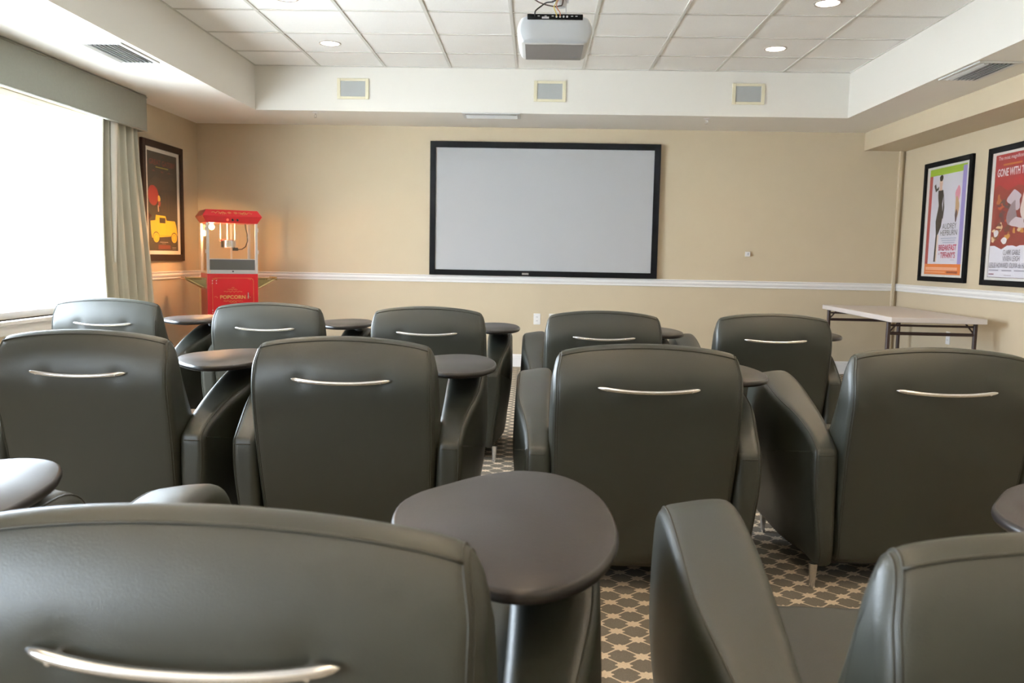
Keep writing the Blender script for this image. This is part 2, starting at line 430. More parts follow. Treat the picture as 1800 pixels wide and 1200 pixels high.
GRP = 'olive leather tub chairs in three rows'
def smooth_obj(o): return o
def chair(label, loc, rz):
    root = thing('lounge_chair', label, 'chair', loc, rz, GRP)
    # ---- back
    W = 0.315
    bp = [(.118, .088), (.088, .22), (.050, .40), (.018, .56), (.000, .66), (-.006, .725), (-.002, .775), (.012, .824), (.032, .862), (.052, .875), (.069, .871),
          (.084, .852), (.100, .79), (.134, .70), (.180, .60), (.235, .50), (.285, .40), (.300, .25), (.295, .088)]
    sharp = []
    for i, p in enumerate(bp):                       # keep the two bottom corners crisp
        sharp.append(p)
    prof = catmull(sharp, 4)
    prof = [(y, max(z, .086)) for y, z in prof]
    def xm(t, off, y, z):
        wz = W-0.014*sm(.6, .1, z)-0.012*sm(.80, .88, z)
        if off is None: return t*(wz-0.028)
        return (1 if t > 0 else -1)*(wz-off)
    def post(p):
        x, y, z = p; t = x/W
        z2 = z-(0.031*t*t+0.010*abs(t)**9)*sm(.50, .86, z)
        rear = 1-sm(.0, .05, y-(.118-.13*sm(.09, .66, z)))   # only the rear skin
        y2 = y-0.012*(1-t*t)*rear
        for hx in (-.137, .137):                     # dimples where the handle is bolted on
            d2 = ((x-hx)**2+(z-.732)**2)/(.030**2)
            if d2 < 9: y2 += 0.006*math.exp(-d2)*rear
        return (x, y2, z2)
    back = puff(prof, xm, 0.028, post, nx=44, bulge=0.008).build('backrest', M_leather, root, smooth='all')
    # ---- welts of the back
    pp = prof[::-1] if signed(prof) > 0 else prof
    pw = MB()
    for sgn in (-1, 1):
        for a in (PI*0.30, PI*.385):
            pr = inset_ring(pp, 0.028*(1-math.sin(a))-0.0003)
            path = [post((xm(sgn, 0.028*(1-math.cos(a)), y, z), y, z)) for (y, z) in pr]
            path = [p for p in path if not (p[2] < .092 and .13 < p[1] < .29)]
            k = max(range(len(path)), key=lambda i: (Vector(path[i])-Vector(path[i-1])).length)
            path = path[k:]+path[:k]
            pw.tube(path, 0.0016, 6)
    it = min(range(len(pp)), key=lambda i: abs(pp[i][0]-.030)+abs(pp[i][1]-.860))
    q = pp[it]
    nyz = inset_ring(pp, -0.0008)[it]
    pw.tube([post(((-1+2*i/40)*(W-.028), nyz[0], nyz[1])) for i in range(41)], 0.0022, 6)
    pw.build('piping', M_welt, back, smooth='all')
    # ---- handle
    hb = MB(); pts = []; rr = []
    for i in range(41):
        t = -1+2*i/40
        x = t*.169; z = .735-.011*(1-t*t); yb = -.006-.012*(1-(x/W)**2)
        y = yb-.004-.014*(1-abs(t)**3)
        pts.append((x, y, z))
        e = 1-abs(t)
        rr.append(0.0022+0.0052*min(1, e/.12)**.6-0.0006*sm(.3, .6, e))
    hb.tube(pts, rr, 12)
    hd = hb.build('handle', M_steel, root, smooth='all'); hd['label'] = 'curved brushed steel grab handle'
    for hx in (-.137, .137):
        MB().lathe([(.001, 0), (.0045, .001), (.0055, .004), (.0055, .05)], (0, 0, 0), 14, Matrix.Translation((hx, -.0335, .7290)) @ Matrix.Rotation(-PI/2, 4, 'X')).build('bolt', M_steel, hd, smooth=True)
    # ---- arms
    ap = [(.070, .090), (.064, .28), (.060, .44), (.062, .497), (.080, .520), (.15, .560), (.28, .612), (.42, .650), (.57, .682), (.69, .697), (.765, .690),
          (.815, .655), (.842, .58), (.845, .44), (.832, .28), (.795, .15), (.745, .092), (.62, .088), (.40, .088), (.20, .088)]
    aprof = catmull(ap, 3)
    for sgn in (-1, 1):
        def xa(t, off, y, z, sgn=sgn):
            xi = .312-.010*sm(.25, .6, y)
            xo = .402+.046*sm(.05, .45, y)-.030*sm(.45, .09, z)
            xo += .003*math.sin(PI*min(1, max(0, (z-.1)/.5)))
            if off is None: x = xi+.026+(xo-xi-.052)*(t+1)/2
            else: x = (xo-off) if t > 0 else (xi+off)
            return sgn*x
        def pa(p, sgn=sgn):
            x, y, z = p
            return (x, y, z-0.018*sm(.33, .47, abs(x))*sm(.45, .62, z)*sm(.1, .5, y))
        arm = puff(aprof, xa, 0.026, pa, nx=8, bulge=0.004, capl=4).build('armrest', M_leather, root, smooth='all')
        ap2 = aprof[::-1] if signed(aprof) > 0 else aprof
        wb = MB()
        pr = inset_ring(ap2, 0.026*(1-math.sin(PI*.32))-.0005)
        path = [pa((xa(1, 0.026*(1-math.cos(PI*.32)), y, z), y, z)) for (y, z) in pr]
        wb.tube(path, 0.002, 6, closed=True)
        wb.tube([(sgn*(.334+.052*k/8), .0600, .488) for k in range(9)], 0.0024, 6)
        wb.build('piping', M_welt, arm, smooth='all')
    # ---- seat
    MB().box(-.30, .30, .16, .80, .095, .33).build('seat_base', M_leather, root, smooth=True, bevel=.02, bseg=3)
    MB().box(-.299, .299, .20, .845, .335, .455).build('seat_cushion', M_leather, root, smooth=True, bevel=.035, bseg=4)
    MB().box(-.29, .29, .15, .76, .070, .094).build('underframe', M_darkpl, root)
    # ---- legs
    for (lx, ly) in ((-.375, .088), (.375, .088), (-.385, .70), (.385, .70)):
        MB().lathe([(.010, .0), (.011, .006), (.0095, .012), (.0165, .092)], (lx, ly, 0), 16).build('leg', M_steel, root, smooth=True)
    # ---- swivel writing tablet on the right arm
    egg = [(.133, .50), (.142, .60), (.195, .685), (.262, .765), (.335, .800), (.415, .765), (.475, .650), (.500, .500), (.492, .370), (.455, .265), (.395, .205), (.325, .205), (.235, .280), (.165, .380)]
    e = catmull(egg, 4); cx = sum(p[0] for p in e)/len(e); cyy = sum(p[1] for p in e)/len(e)
    tb = MB(); n = len(e); prf = [(-.012, .713), (-.003, .716), (0, .722), (0, .727), (-.002, .732), (-.007, .735)]
    vs = []
    for (d, z) in prf:
        for (x, y) in e:
            l = math.hypot(x-cx, y-cyy); vs.append((x+(x-cx)/l*d, y+(y-cyy)/l*d, z))
    fs = []
    for i in range(len(prf)-1):
        tb.cur = 1
        fs = [(i*n+k, i*n+(k+1) % n, (i+1)*n+(k+1) % n, (i+1)*n+k) for k in range(n)]
        if i == 0: allv = vs
        tb.f += fs; tb.mi += [1]*n
    tb.v = [tuple(p) for p in vs]
    tb.f.append(tuple(range(n))); tb.mi.append(1)
    tb.f.append(tuple((len(prf)-1)*n+k for k in range(n))); tb.mi.append(0)
    tab = tb.build('tablet', [M_tablet, M_tabedge], root, smooth=True, angle=50); tab['label'] = 'dark egg-shaped swivel writing tablet'
    br = MB().cyl((.395, .60, .655), (.395, .60, .706), .026, n=20)
    br.box(.33, .46, .50, .66, .7055, .7125)
    br.build('bracket', M_darkpl, tab, bevel=.001)
    return root

CH = [
 ('tub chair nearest the camera at left, its back and handle filling the lower left', (-.358, .83, 0), math.radians(-3)),
 ('tub chair beyond the left frame edge, only its arm and window-lit tablet seen', (-1.345, .81, 0), 0),
 ('tub chair cut by the lower right corner, its sloping left arm and seat showing', (.685, .83, 0), math.radians(-1)),
 ('leftmost tub chair of the middle row, its back touching the left frame edge', (-1.565, 2.79, 0), 0),
 ('middle-row tub chair second from left, standing just beyond the nearest egg-shaped tablet', (-.647, 2.75, 0), 0),
 ('middle-row tub chair third from left, right of the carpet aisle below the screen', (.379, 2.71, 0), 0),
 ('rightmost tub chair of the middle row, in front of the folding table', (1.385, 2.80, 0), 0),
 ('front-row tub chair nearest the window, in front of the curtain', (-2.475, 4.68, 0), 0),
 ('front-row tub chair in front of the red popcorn machine', (-1.503, 4.58, 0), 0),
 ('front-row tub chair left of the white wall outlet, third from the window', (-.588, 4.51, 0), 0),
 ('front-row tub chair right of the white wall outlet, below the right half of the screen', (.374, 4.45, 0), 0),
 ('rightmost front-row tub chair, just left of the white folding table', (1.303, 4.51, 0), 0),
]
c0 = chair(*CH[0])
for (lab, loc, rz) in CH[1:]: dup(c0, lab, loc, rz)
for ch in c0.children:
    if ch.name.startswith('tablet'): ch.location.x = -.028      # its tablet is swung slightly inwards
for o in COL.objects:
    if o.parent and o.parent.get('label') == CH[2][0] and o.name.startswith('tablet'): o.location.x = -.035

# ------------------------------------------------------------------ projection screen
sc_t = thing('projection_screen', 'wide grey projection screen in a black frame on the front wall', 'projection screen', (0, YW, 0))
fx0, fx1, fz0, fz1 = -1.116, 1.256, .958, 2.33
ix0, ix1, iz0, iz1 = -1.058, 1.192, 1.014, 2.267
f = MB()
f.box(fx0, ix0, -.05, -.001, fz0, fz1); f.box(ix1, fx1, -.05, -.001, fz0, fz1)
f.box(ix0, ix1, -.05, -.001, fz0, iz0); f.box(ix0, ix1, -.05, -.001, iz1, fz1)
f.build('frame', M_black, sc_t)
MB().box(ix0, ix1, -.036, -.02, iz0, iz1).build('screen_surface', M_screen, sc_t)
pl = MB().box(-.145, -.075, -.053, -.05, .972, .992); pl.cur = 1
for k in range(6): pl.box(-.138+.0098*k, -.1315+.0098*k, -.0537, -.053, .976, .988)
pl.build('name_plate', [M_steel, mat('plate_grey', (.3, .3, .3, 1), .4, .5)], sc_t)

# ------------------------------------------------------------------ wall speakers, vents, sprinklers, lamps
M_cream = mat('cream_plastic', (0.74, 0.68, 0.50, 1), 0.5)
M_grille = mat('speaker_grille', (0.42, 0.43, 0.42, 1), 0.8, bump=0.8, bscale=900)
for (x, lab) in ((-1.737, 'square wall speaker above the left end of the front wall, nearest the window'), (.093, 'square wall speaker centred above the projection screen'), (1.915, 'square wall speaker at the right end of the upper front wall')):
    t = thing('wall_speaker', lab, 'speaker', (x, TY1, 2.683), 0, 'flush speakers in the upper front wall')
    f = MB(); o_, i_ = .148, .116; h, hi = .094, .070
    f.box(-o_, -i_, -.014, 0, -h, h); f.box(i_, o_, -.014, 0, -h, h); f.box(-i_, i_, -.014, 0, hi, h); f.box(-i_, i_, -.014, 0, -h, -hi)
    f.build('frame', M_cream, t, bevel=.003); MB().box(-i_, i_, -.008, 0, -hi, hi).build('grille', M_grille, t)

M_vent = mat('vent_enamel', (0.70, 0.70, 0.68, 1), 0.4); M_ventd = mat('vent_throat_shade', (0.05, 0.05, 0.05, 1), 0.8)
def vent(lab, x, y, w, l, flip=1, rz=0, kk=2):
    t = thing('air_vent', lab, 'air vent', (x, y, ZS), rz, 'louvred ceiling air registers')
    f = MB(); b = .028
    f.box(-w/2, -w/2+b, -l/2, l/2, -.010, 0); f.box(w/2-b, w/2, -l/2, l/2, -.010, 0)
    f.box(-w/2+b, w/2-b, -l/2, -l/2+b, -.010, 0); f.box(-w/2+b, w/2-b, l/2-b, l/2, -.010, 0)
    f.build('frame', M_vent, t, bevel=.003)
    MB().box(-w/2+b, w/2-b, -l/2+b, l/2-b, -.0016, -.0004).build('duct_shade_sheet', M_ventd, t)  # dark sheet on the solid soffit, its colour standing in for duct shade
    n = 8; ww = w-2*b
    sb = MB()
    for k in range(n):
        cx = -w/2+b+ww*(k+.5)/n
        M = Matrix.Translation((cx, 0, -.009)) @ Matrix.Rotation(math.radians(48*flip*(1 if k >= kk else -1)), 4, 'Y')
        sb.box(-.0085, .0085, -l/2+b, l/2-b, -.0008, .0008, M)
    sb.build('louvre_slats', M_vent, t)
vent('ceiling air register in the left soffit above the window valance', -2.85, 5.70, .30, .56, 1, 0, 1)
vent('ceiling air register in the right soffit near the wall beam', 2.995, 5.91, .28, .56, -1)
vent('long narrow-looking air register in the front soffit above the screen', -.45, 7.985, .28, .54, 1, PI/2)
for (x, y, lab) in ((-2.122, 7.98, 'small fire sprinkler head on the front soffit left of the screen'), (1.572, 8.0, 'small fire sprinkler head on the front soffit right of the screen')):
    t = thing('fire_sprinkler', lab, 'sprinkler', (x, y, ZS), 0, 'pendent sprinkler heads')
    MB().lathe([(.030, 0), (.030, -.003), (.016, -.008)], n=20).build('escutcheon', M_trim, t, smooth=True)
    MB().cyl((0, 0, -.006), (0, 0, -.022), .008).tube([(-.010, 0, -.02), (-.012, 0, -.032), (0, 0, -.044)], .0022, 6).tube([(.010, 0, -.02), (.012, 0, -.032), (0, 0, -.044)], .0022, 6).build('frame_arms', M_steel, t)
    MB().lathe([(.003, -.043), (.015, -.044), (.015, -.046), (.003, -.047)], n=16).build('deflector', M_steel, t)

M_lens = mat('lamp_lens', (1, .95, .88, 1), .4, emit=((1, .90, .76, 1), 9.0))
M_ring = mat('lamp_ring', (.72, .68, .64, 1), .25, .6)
LAMPS = []
wy = ['front-most', 'second', 'third', 'fourth', 'fifth', 'sixth', 'seventh', 'rear-most']
for i in range(8):
    yy = 7.03-1.22*i
    for (x, side) in ((-1.745, 'left'), (1.915, 'right')):
        LAMPS.append((x, yy, '%s recessed ceiling downlight of the %s row, counting from the screen wall' % (wy[i], side)))
for k, yy in enumerate((2.15, .93, -.29, -1.51)):     # unseen centre row behind the projector, added to brighten the chair tops
    LAMPS.append((.085, yy, '%s added downlight of the unseen centre row behind the projector' % ('first', 'second', 'third', 'last')[k]))
ld = None; lamp0 = None
def downlight(x, y, lab):
    global lamp0
    if lamp0:
        return dup(lamp0, lab, (x, y, ZT))
    t = thing('downlight', lab, 'ceiling light', (x, y, ZT), 0, 'recessed ceiling downlights')
    MB().lathe([(.074, -.001), (.078, -.006), (.086, -.008), (.092, -.003), (.092, 0), (.074, .0)], n=36).build('trim_ring', M_ring, t, smooth=True)
    MB().lathe([(.001, -.002), (.073, -.002), (.073, -.004), (.001, -.004)], n=36).build('lens', M_lens, t)
    d = bpy.data.lights.new('downlight_beam', 'SPOT'); d.energy = LAMP_W; d.color = LAMP_C
    d.spot_size = math.radians(150); d.spot_blend = 1.0; d.shadow_soft_size = .06
    lo = bpy.data.objects.new('downlight_beam', d); COL.objects.link(lo); lo.parent = t; lo.location = (0, 0, -.075)
    lamp0 = t
    return t
for a in LAMPS: downlight(*a)

# ------------------------------------------------------------------ sockets and sensor
def plate(lab, M, full=True):
    t = thing('wall_outlet', lab, 'outlet', (0, 0, 0), 0); t.matrix_world = M
    MB().box(-.036, .036, -.006, 0, -.058, .058).build('cover_plate', M_trim, t, bevel=.002)
    for z in (-.02, .02):
        s = MB().box(-.014, .014, -.009, -.006, z-.014, z+.014); s.cur = 1
        s.box(-.007, -.004, -.0095, -.009, z-.003, z+.006); s.box(.004, .007, -.0095, -.009, z-.003, z+.006)
        s.build('socket', [M_trim, M_darkpl], t)
    return t
plate('white duplex outlet on the front wall below the screen, beside the middle aisle', Matrix.Translation((.022, YW, .51)))
plate('white outlet almost hidden behind a chair back, right of the other front wall outlet', Matrix.Translation((.185, YW, .51)))
plate('white outlet low on the right wall, seen under the folding table', Matrix.Translation((XR, 7.585, .50)) @ Matrix.Rotation(-PI/2, 4, 'Z'))
t = thing('wall_sensor', 'tiny white box sensor on the front wall right of the screen', 'sensor', (2.194, YW, 1.232))
MB().box(-.026, .024, -.022, 0, -.026, .024).build('housing', M_trim, t, bevel=.003)
MB().box(-.006, .006, -.0235, -.022, -.014, .014).build('lens_window', mat('sensor_grey', (.4, .4, .42, 1), .4), t)

# ------------------------------------------------------------------ framed posters
def poster(lab, x, ycen, zcen, W_, H_, fw, frame_mat, artw, arth, face, painter, matbord=None):
    """face=+1 hangs on the left wall facing +x, -1 on the right wall facing -x"""
    t = thing('framed_poster', lab, 'poster', (x, ycen, zcen))
    # local frame: u to the viewer's right, v up, n out of the wall
    if face > 0: B = Matrix(((0, 0, 1), (1, 0, 0), (0, 1, 0))).to_4x4()
    else: B = Matrix(((0, 0, -1), (-1, 0, 0), (0, 1, 0))).to_4x4()
    f = MB(); w2, h2 = W_/2, H_/2
    for (a, b, c, d) in ((-w2, -w2+fw, -h2, h2), (w2-fw, w2, -h2, h2), (-w2+fw, w2-fw, -h2, -h2+fw), (-w2+fw, w2-fw, h2-fw, h2)):
        f.box(a, b, c, d, 0, .03, B)
    f.build('frame', frame_mat, t, bevel=.003)
    MB().box(-w2+fw, w2-fw, -h2+fw, h2-fw, .002, .012, B).build('mat_board', M_mat, t)
    pr = MB(); mats = []
    def use(col):
        nm = 'print_%02x%02x%02x' % col
        mm = mat(nm, rgb(*col), .55)
        if mm not in mats: mats.append(mm)
        pr.cur = mats.index(mm)
    lay = [.0125]
    def poly(pts, col):
        use(col); lay[0] += .00006
        pr.add([((u-.5)*artw, (v-.5)*arth, lay[0]) for u, v in pts], [tuple(range(len(pts)))], B)
    def rect(u0, v0, u1, v1, col): poly([(u0, v0), (u1, v0), (u1, v1), (u0, v1)], col)
    def blob(u, v, ru, rv, col, n=22, wob=.12, seed=0):
        rnd = random.Random(seed+int(u*991+v*773)); ph = rnd.random()*6
        poly([(u+ru*math.cos(2*PI*k/n)*(1+wob*math.sin(3*2*PI*k/n+ph)), v+rv*math.sin(2*PI*k/n)*(1+wob*math.sin(2*2*PI*k/n+ph*2))) for k in range(n)], col)
    def text(s, u0, v0, u1, v1, col, bold=False, shear=0):
        use(col); lay[0] += .00006
        vs, fs = text_geo(s, (u1-u0)*artw, (v1-v0)*arth, bold, shear)
        pr.add([(p[0]+(u0-.5)*artw, p[1]+(v0-.5)*arth, lay[0]) for p in vs], fs, B)
    painter(rect, poly, blob, text)
    pr.build('print', mats, t)
    MB().box(-w2+fw, w2-fw, -h2+fw, h2-fw, .0235, .0245, B).build('glazing', glass('picture_glass', rough=.03), t)
    return t

def paint_woman(rect, poly, blob, text):
    rect(0, 0, 1, 1, (222, 220, 232))
    rect(0, .935, 1, 1, (158, 190, 40)); rect(0, .10, .085, .935, (176, 58, 60)); rect(.90, .10, 1, .985, (152, 140, 204))
    rect(0, 0, 1, .10, (228, 122, 52))
    # plain stand-in figure: a slim long black gown shape
    poly([(.26, .79), (.34, .80), (.40, .79), (.42, .74), (.39, .66), (.43, .56), (.40, .45), (.33, .38), (.31, .12), (.25, .12), (.27, .38), (.24, .50), (.30, .65), (.27, .72)], (28, 24, 26))
    blob(.33, .86, .045, .045, (226, 190, 170), wob=0); blob(.33, .905, .05, .03, (40, 26, 22), wob=.05); poly([(.30, .83), (.36, .83), (.37, .79), (.29, .79)], (226, 190, 170))
    poly([(.27, .80), (.19, .78), (.14, .84), (.18, .86), (.21, .81), (.28, .83)], (30, 26, 28)); poly([(.42, .77), (.46, .62), (.44, .52), (.42, .53), (.42, .62)], (28, 24, 26))
    poly([(.31, .38), (.35, .37), (.33, .12), (.30, .12)], (226, 200, 180))
    blob(.80, .72, .06, .09, (226, 150, 170), wob=.2); blob(.80, .62, .05, .10, (200, 160, 120), wob=.2); blob(.79, .54, .03, .05, (90, 60, 70), wob=.2)
    text('AUDREY', .44, .425, .82, .475, (70, 70, 74)); text('HEPBURN', .40, .365, .85, .415, (70, 70, 74))
    for k, v in enumerate((.335, .315, .295)): rect(.42+.03*k, v, .84-.02*k, v+.007, (168, 178, 200))
    text('BREAKFAST', .38, .225, .86, .280, (196, 42, 84), True); text('AT', .38, .185, .42, .20, (196, 42, 84))
    text("TIFFANY'S", .44, .155, .84, .212, (196, 42, 84), True); rect(.72, .135, .82, .141, (190, 190, 200))
    for v in (.058, .044): rect(.04, v, .92, v+.010, (244, 190, 160))
    rect(.04, .02, .60, .027, (244, 180, 140)); rect(.64, .015, .93, .034, (150, 70, 40))
def paint_red(rect, poly, blob, text):
    rect(0, 0, 1, 1, (226, 224, 234)); rect(0, .26, 1, 1, (164, 36, 42))
    rnd = random.Random(5)
    poly([(0, .26), (0, .72), (.1, .76), (.3, .70), (.5, .74), (.8, .70), (1, .76), (1, .26), (.75, .28), (.55, .25), (.4, .27), (.25, .23), (.1, .26)], (140, 50, 44))
    for k in range(26):
        blob(rnd.uniform(.04, .96), rnd.uniform(.28, .42), rnd.uniform(.02, .07), rnd.uniform(.01, .03), rnd.choice([(196, 140, 60), (160, 110, 60), (110, 60, 50), (214, 180, 140)]), wob=.3, seed=k)
    for k in range(18):
        blob(rnd.uniform(.05, .5), rnd.uniform(.45, .68), rnd.uniform(.02, .06), rnd.uniform(.01, .05), rnd.choice([(186, 84, 50), (110, 56, 60), (96, 70, 70), (180, 110, 60)]), wob=.4, seed=k+50)
    blob(.46, .62, .13, .07, (196, 180, 190), wob=.3); blob(.42, .52, .09, .10, (150, 130, 136), wob=.3, seed=3); blob(.56, .44, .14, .05, (206, 190, 196), wob=.3, seed=9); blob(.66, .58, .08, .10, (216, 196, 190), wob=.2, seed=4)
    blob(.12, .36, .05, .03, (226, 220, 224), seed=8); blob(.30, .30, .06, .025, (226, 220, 224), seed=2)
    text('The most magnificent picture ever!', .06, .945, .94, .985, (232, 220, 226)); rect(.17, .905, .55, .92, (190, 110, 40)); rect(.60, .909, .85, .916, (190, 110, 60))
    text('GONE WITH THE WIND', .06, .82, .95, .885, (236, 226, 232), True)
    text('CLARK GABLE', .30, .185, .64, .225, (120, 116, 128)); text('VIVIEN LEIGH', .30, .135, .64, .175, (120, 116, 128))
    text('LESLIE HOWARD  OLIVIA de HAVILLAND', .03, .08, .97, .122, (120, 116, 128))
    for u in (.03, .3, .55, .8): rect(u, .055, u+.2, .064, (160, 156, 170))
    rect(.03, .024, .14, .032, (150, 90, 110)); rect(.35, .018, .50, .024, (190, 180, 190))
    rect(0, 0, 1, .004, (120, 90, 96)); rect(0, .0, .006, .26, (120, 90, 96))
def paint_car(rect, poly, blob, text):
    D = (50, 44, 42)
    rect(0, 0, 1, 1, D)
    text('THE', .44, .955, .56, .975, (110, 44, 38)); text('GREAT GATSBY', .06, .87, .94, .925, (128, 44, 36), True)
    rect(.27, .845, .70, .856, (176, 168, 60))
    for u in (.2, .48, .72): blob(u, .81, .05, .008, (110, 48, 46), wob=.1)
    poly([(.05, .70), (.25, .76), (.5, .72), (.85, .78), (.95, .68), (.95, .64), (.05, .62)], (66, 56, 50))
    for k in range(5): rect(.44+.11*k, .36, .50+.11*k, .60, (62, 50, 44))
    blob(.17, .56, .17, .105, (164, 44, 40), wob=.04); blob(.36, .53, .045, .035, (206, 176, 60), wob=.1); blob(.37, .48, .04, .03, (160, 52, 44))
    poly([(.31, .465), (.34, .465), (.35, .40), (.32, .40)], (214, 190, 160)); blob(.07, .37, .05, .02, (30, 26, 26))
    Y, Y2 = (222, 186, 34), (176, 140, 26)
    poly([(.08, .17), (.06, .30), (.22, .31), (.24, .365), (.56, .36), (.60, .315), (.90, .315), (.95, .25), (.98, .16), (.10, .13)], Y)
    rect(.36, .285, .56, .34, D)
    for u in (.24, .86):
        blob(u, .14, .11, .055, D, wob=0); blob(u, .135, .10, .050, Y, wob=0); blob(u, .135, .065, .034, Y2, wob=0); blob(u, .135, .055, .029, Y, wob=0)
    rect(.345, .14, .35, .28, Y2); rect(.60, .14, .605, .30, Y2); rect(.36, .155, .74, .160, Y2)
    rect(.36, .085, .64, .091, (190, 180, 170)); rect(.42, .070, .56, .075, (150, 140, 130))
    rect(.30, .015, .72, .06, (120, 44, 34)); rect(.78, .03, .92, .036, (170, 160, 150)); rect(.78, .015, .92, .019, (140, 130, 120))
poster('framed dark poster with a yellow car on the left wall beside the curtain', XL+.001, 7.881, 1.608, .855, 1.105, .062, M_brown, .622, .912, 1, paint_car)
poster('framed white poster with green, red and violet bands, the farther one on the right wall', XR-.001, 7.775, 1.558, .880, 1.112, .045, M_black, .680, .98, -1, paint_woman)
poster('framed red poster cut by the right frame edge, nearer one on the right wall', XR-.001, 6.640, 1.556, .880, 1.118, .045, M_black, .690, .985, -1, paint_red)

# ------------------------------------------------------------------ folding table
M_ttop = mat('white_table_plastic', (0.66, 0.60, 0.57, 1), 0.45, bump=.1)
M_tleg = mat('brown_powder_coat', (0.045, 0.024, 0.020, 1), 0.4)
t = thing('folding_table', 'white-topped folding banquet table on brown metal legs in the right corner', 'table', (2.825, 6.64, 0), math.radians(-2.2))
TW, TL, TH = .74, 1.80, .737
MB().box(0, TW, 0, TL, TH-.042, TH).build('tabletop', M_ttop, t, bevel=.006)
for yy, s in ((.13, 1), (TL-.13, -1)):
    fr = MB()
    for z, r in ((.60, .014), (.665, .009)): fr.cyl((.03, yy, z), (TW-.03, yy, z), r, n=10)
    lf = fr.build('leg_brace', M_tleg, t, smooth=True)
    for x in (.03, TW-.03):
        MB().cyl((x, yy, 0.0), (x, yy, TH-.042), .0175, n=14).build('leg', M_tleg, t, smooth=True)
        MB().cyl((x+(.01 if x < .3 else -.01), yy, .61), (x+(.08 if x < .3 else -.08), yy+.0*s, TH-.043), .007, n=8).build('strut', M_tleg, t, smooth=True)

# ------------------------------------------------------------------ popcorn machine
M_red = mat('red_enamel', (0.52, 0.012, 0.018, 1), 0.28, coat=.3)
M_gold = mat('gold_decal', (0.55, 0.33, 0.10, 1), .45)
M_alu = mat('aluminium', (.66, .66, .67, 1), .35, .7)
M_brass = mat('brass_sheet', (.60, .48, .24, 1), .25, 1.0)
M_pgl = glass('cabinet_glass')
M_chrome = mat('polished_steel', (.75, .72, .70, 1), .12, 1.0)
pm = thing('popcorn_machine', 'red popcorn machine cart with a lit glass case in the left corner', 'popcorn machine', (-2.99, 8.03, 0), math.radians(31))
hw, hd_ = .235, .18
def PB(name, mats, parts, par=pm, **k):
    b = MB()
    for p in parts: b.box(*p)
    return b.build(name, mats, par, **k)
PB('cart_cabinet', M_red, [(-hw, hw, -hd_, hd_, .47, .945)], bevel=.004)
door = PB('cabinet_door', M_red, [(-hw+.02, hw-.02, -hd_-.006, -hd_-.0005, .49, .925)], bevel=.002)
dc = MB(); yf = -hd_-.0072
dc.tube([(-.19, yf, .50), (-.19, yf, .88), (-.17, yf, .905), (.17, yf, .905), (.19, yf, .88), (.19, yf, .50)], .0012, 4)
vs, fs = text_geo('POPCORN', .235, .036, True)
dc.add([(p[0]-.122, yf-.0003, p[1]+.705) for p in vs], fs)
def curl(cx, cz, w, h, n=3, s=1, y=None):
    y = yf if y is None else y
    return [(cx+s*w*(k/72-.5)-.35*h*math.cos(n*2*PI*k/72), y, cz+h*math.sin(n*2*PI*k/72)*(1-.6*abs(k/36-1))) for k in range(73)]
for (cx, cz, w_, h_, n_) in ((0, .775, .17, .007, 5), (-.005, .795, .09, .006, 4), (0, .812, .025, .004, 2), (0, .685, .18, .005, 6), (0, .672, .07, .005, 3), (-.155, .723, .03, .010, 1), (.15, .723, .03, .010, 1), (-.165, .895, .05, .007, 2), (.165, .895, .05, .007, 2)):
    dc.tube(curl(cx, cz, w_, h_, n_), .0014, 4)
dc.build('gold_lettering', M_gold, door)
hb = MB()
for z in (.855, .575):
    for dx in (0, .036):
        for dz in (0, .024): hb.box(-.19+dx-.004, -.19+dx+.004, yf-.004, yf, z+dz-.005, z+dz+.005)
hb.build('hinge', M_alu, door)
MB().tube([(.135, yf, .70), (.135, yf-.02, .71), (.135, yf-.02, .765), (.135, yf, .775)], .005, 8).build('door_handle', M_chrome, door, smooth=True)
for x in (-hw+.02, hw-.02):
    for y in (-hd_+.02, hd_-.02):
        lg = PB('cart_leg', M_red, [(x-.013, x+.013, y-.013, y+.013, .055, .47)])
        MB().cyl((x-.012, y, .028), (x+.012, y, .028), .028, n=20).build('caster', M_darkpl, lg, smooth=True)
PB('bottom_shelf', M_red, [(-hw+.01, hw-.01, -hd_+.01, hd_-.01, .16, .175)])
# side trays on triangular brackets
for s in (-1, 1):
    sh = MB(); sh.box(min(s*hw, s*(hw+.19)), max(s*hw, s*(hw+.19)), -.15, .15, .898, .904)
    sh.box(min(s*(hw+.185), s*(hw+.19)), max(s*(hw+.185), s*(hw+.19)), -.15, .15, .885, .915)
    sho = sh.build('side_shelf', M_brass, pm); sho['label'] = 'fold-out brass-coloured side shelf'
    for y in (-.14, .14):
        b = MB().tube([(s*(hw+.004), y, .80), (s*(hw+.17), y, .893)], .006, 6); b.tube([(s*(hw+.004), y, .80), (s*(hw+.004), y, .895)], .005, 6)
        e = s*(hw+.004); f_ = s*(hw+.15); k_ = -.004 if y < 0 else .004
        b.add([(e, y-k_, .808), (f_, y-k_, .890), (e, y-k_, .890), (e, y+k_, .808), (f_, y+k_, .890), (e, y+k_, .890)],
              [(0, 1, 2), (5, 4, 3), (0, 3, 4, 1), (1, 4, 5, 2), (2, 5, 3, 0)])
        b.build('shelf_bracket', M_brass, sho)
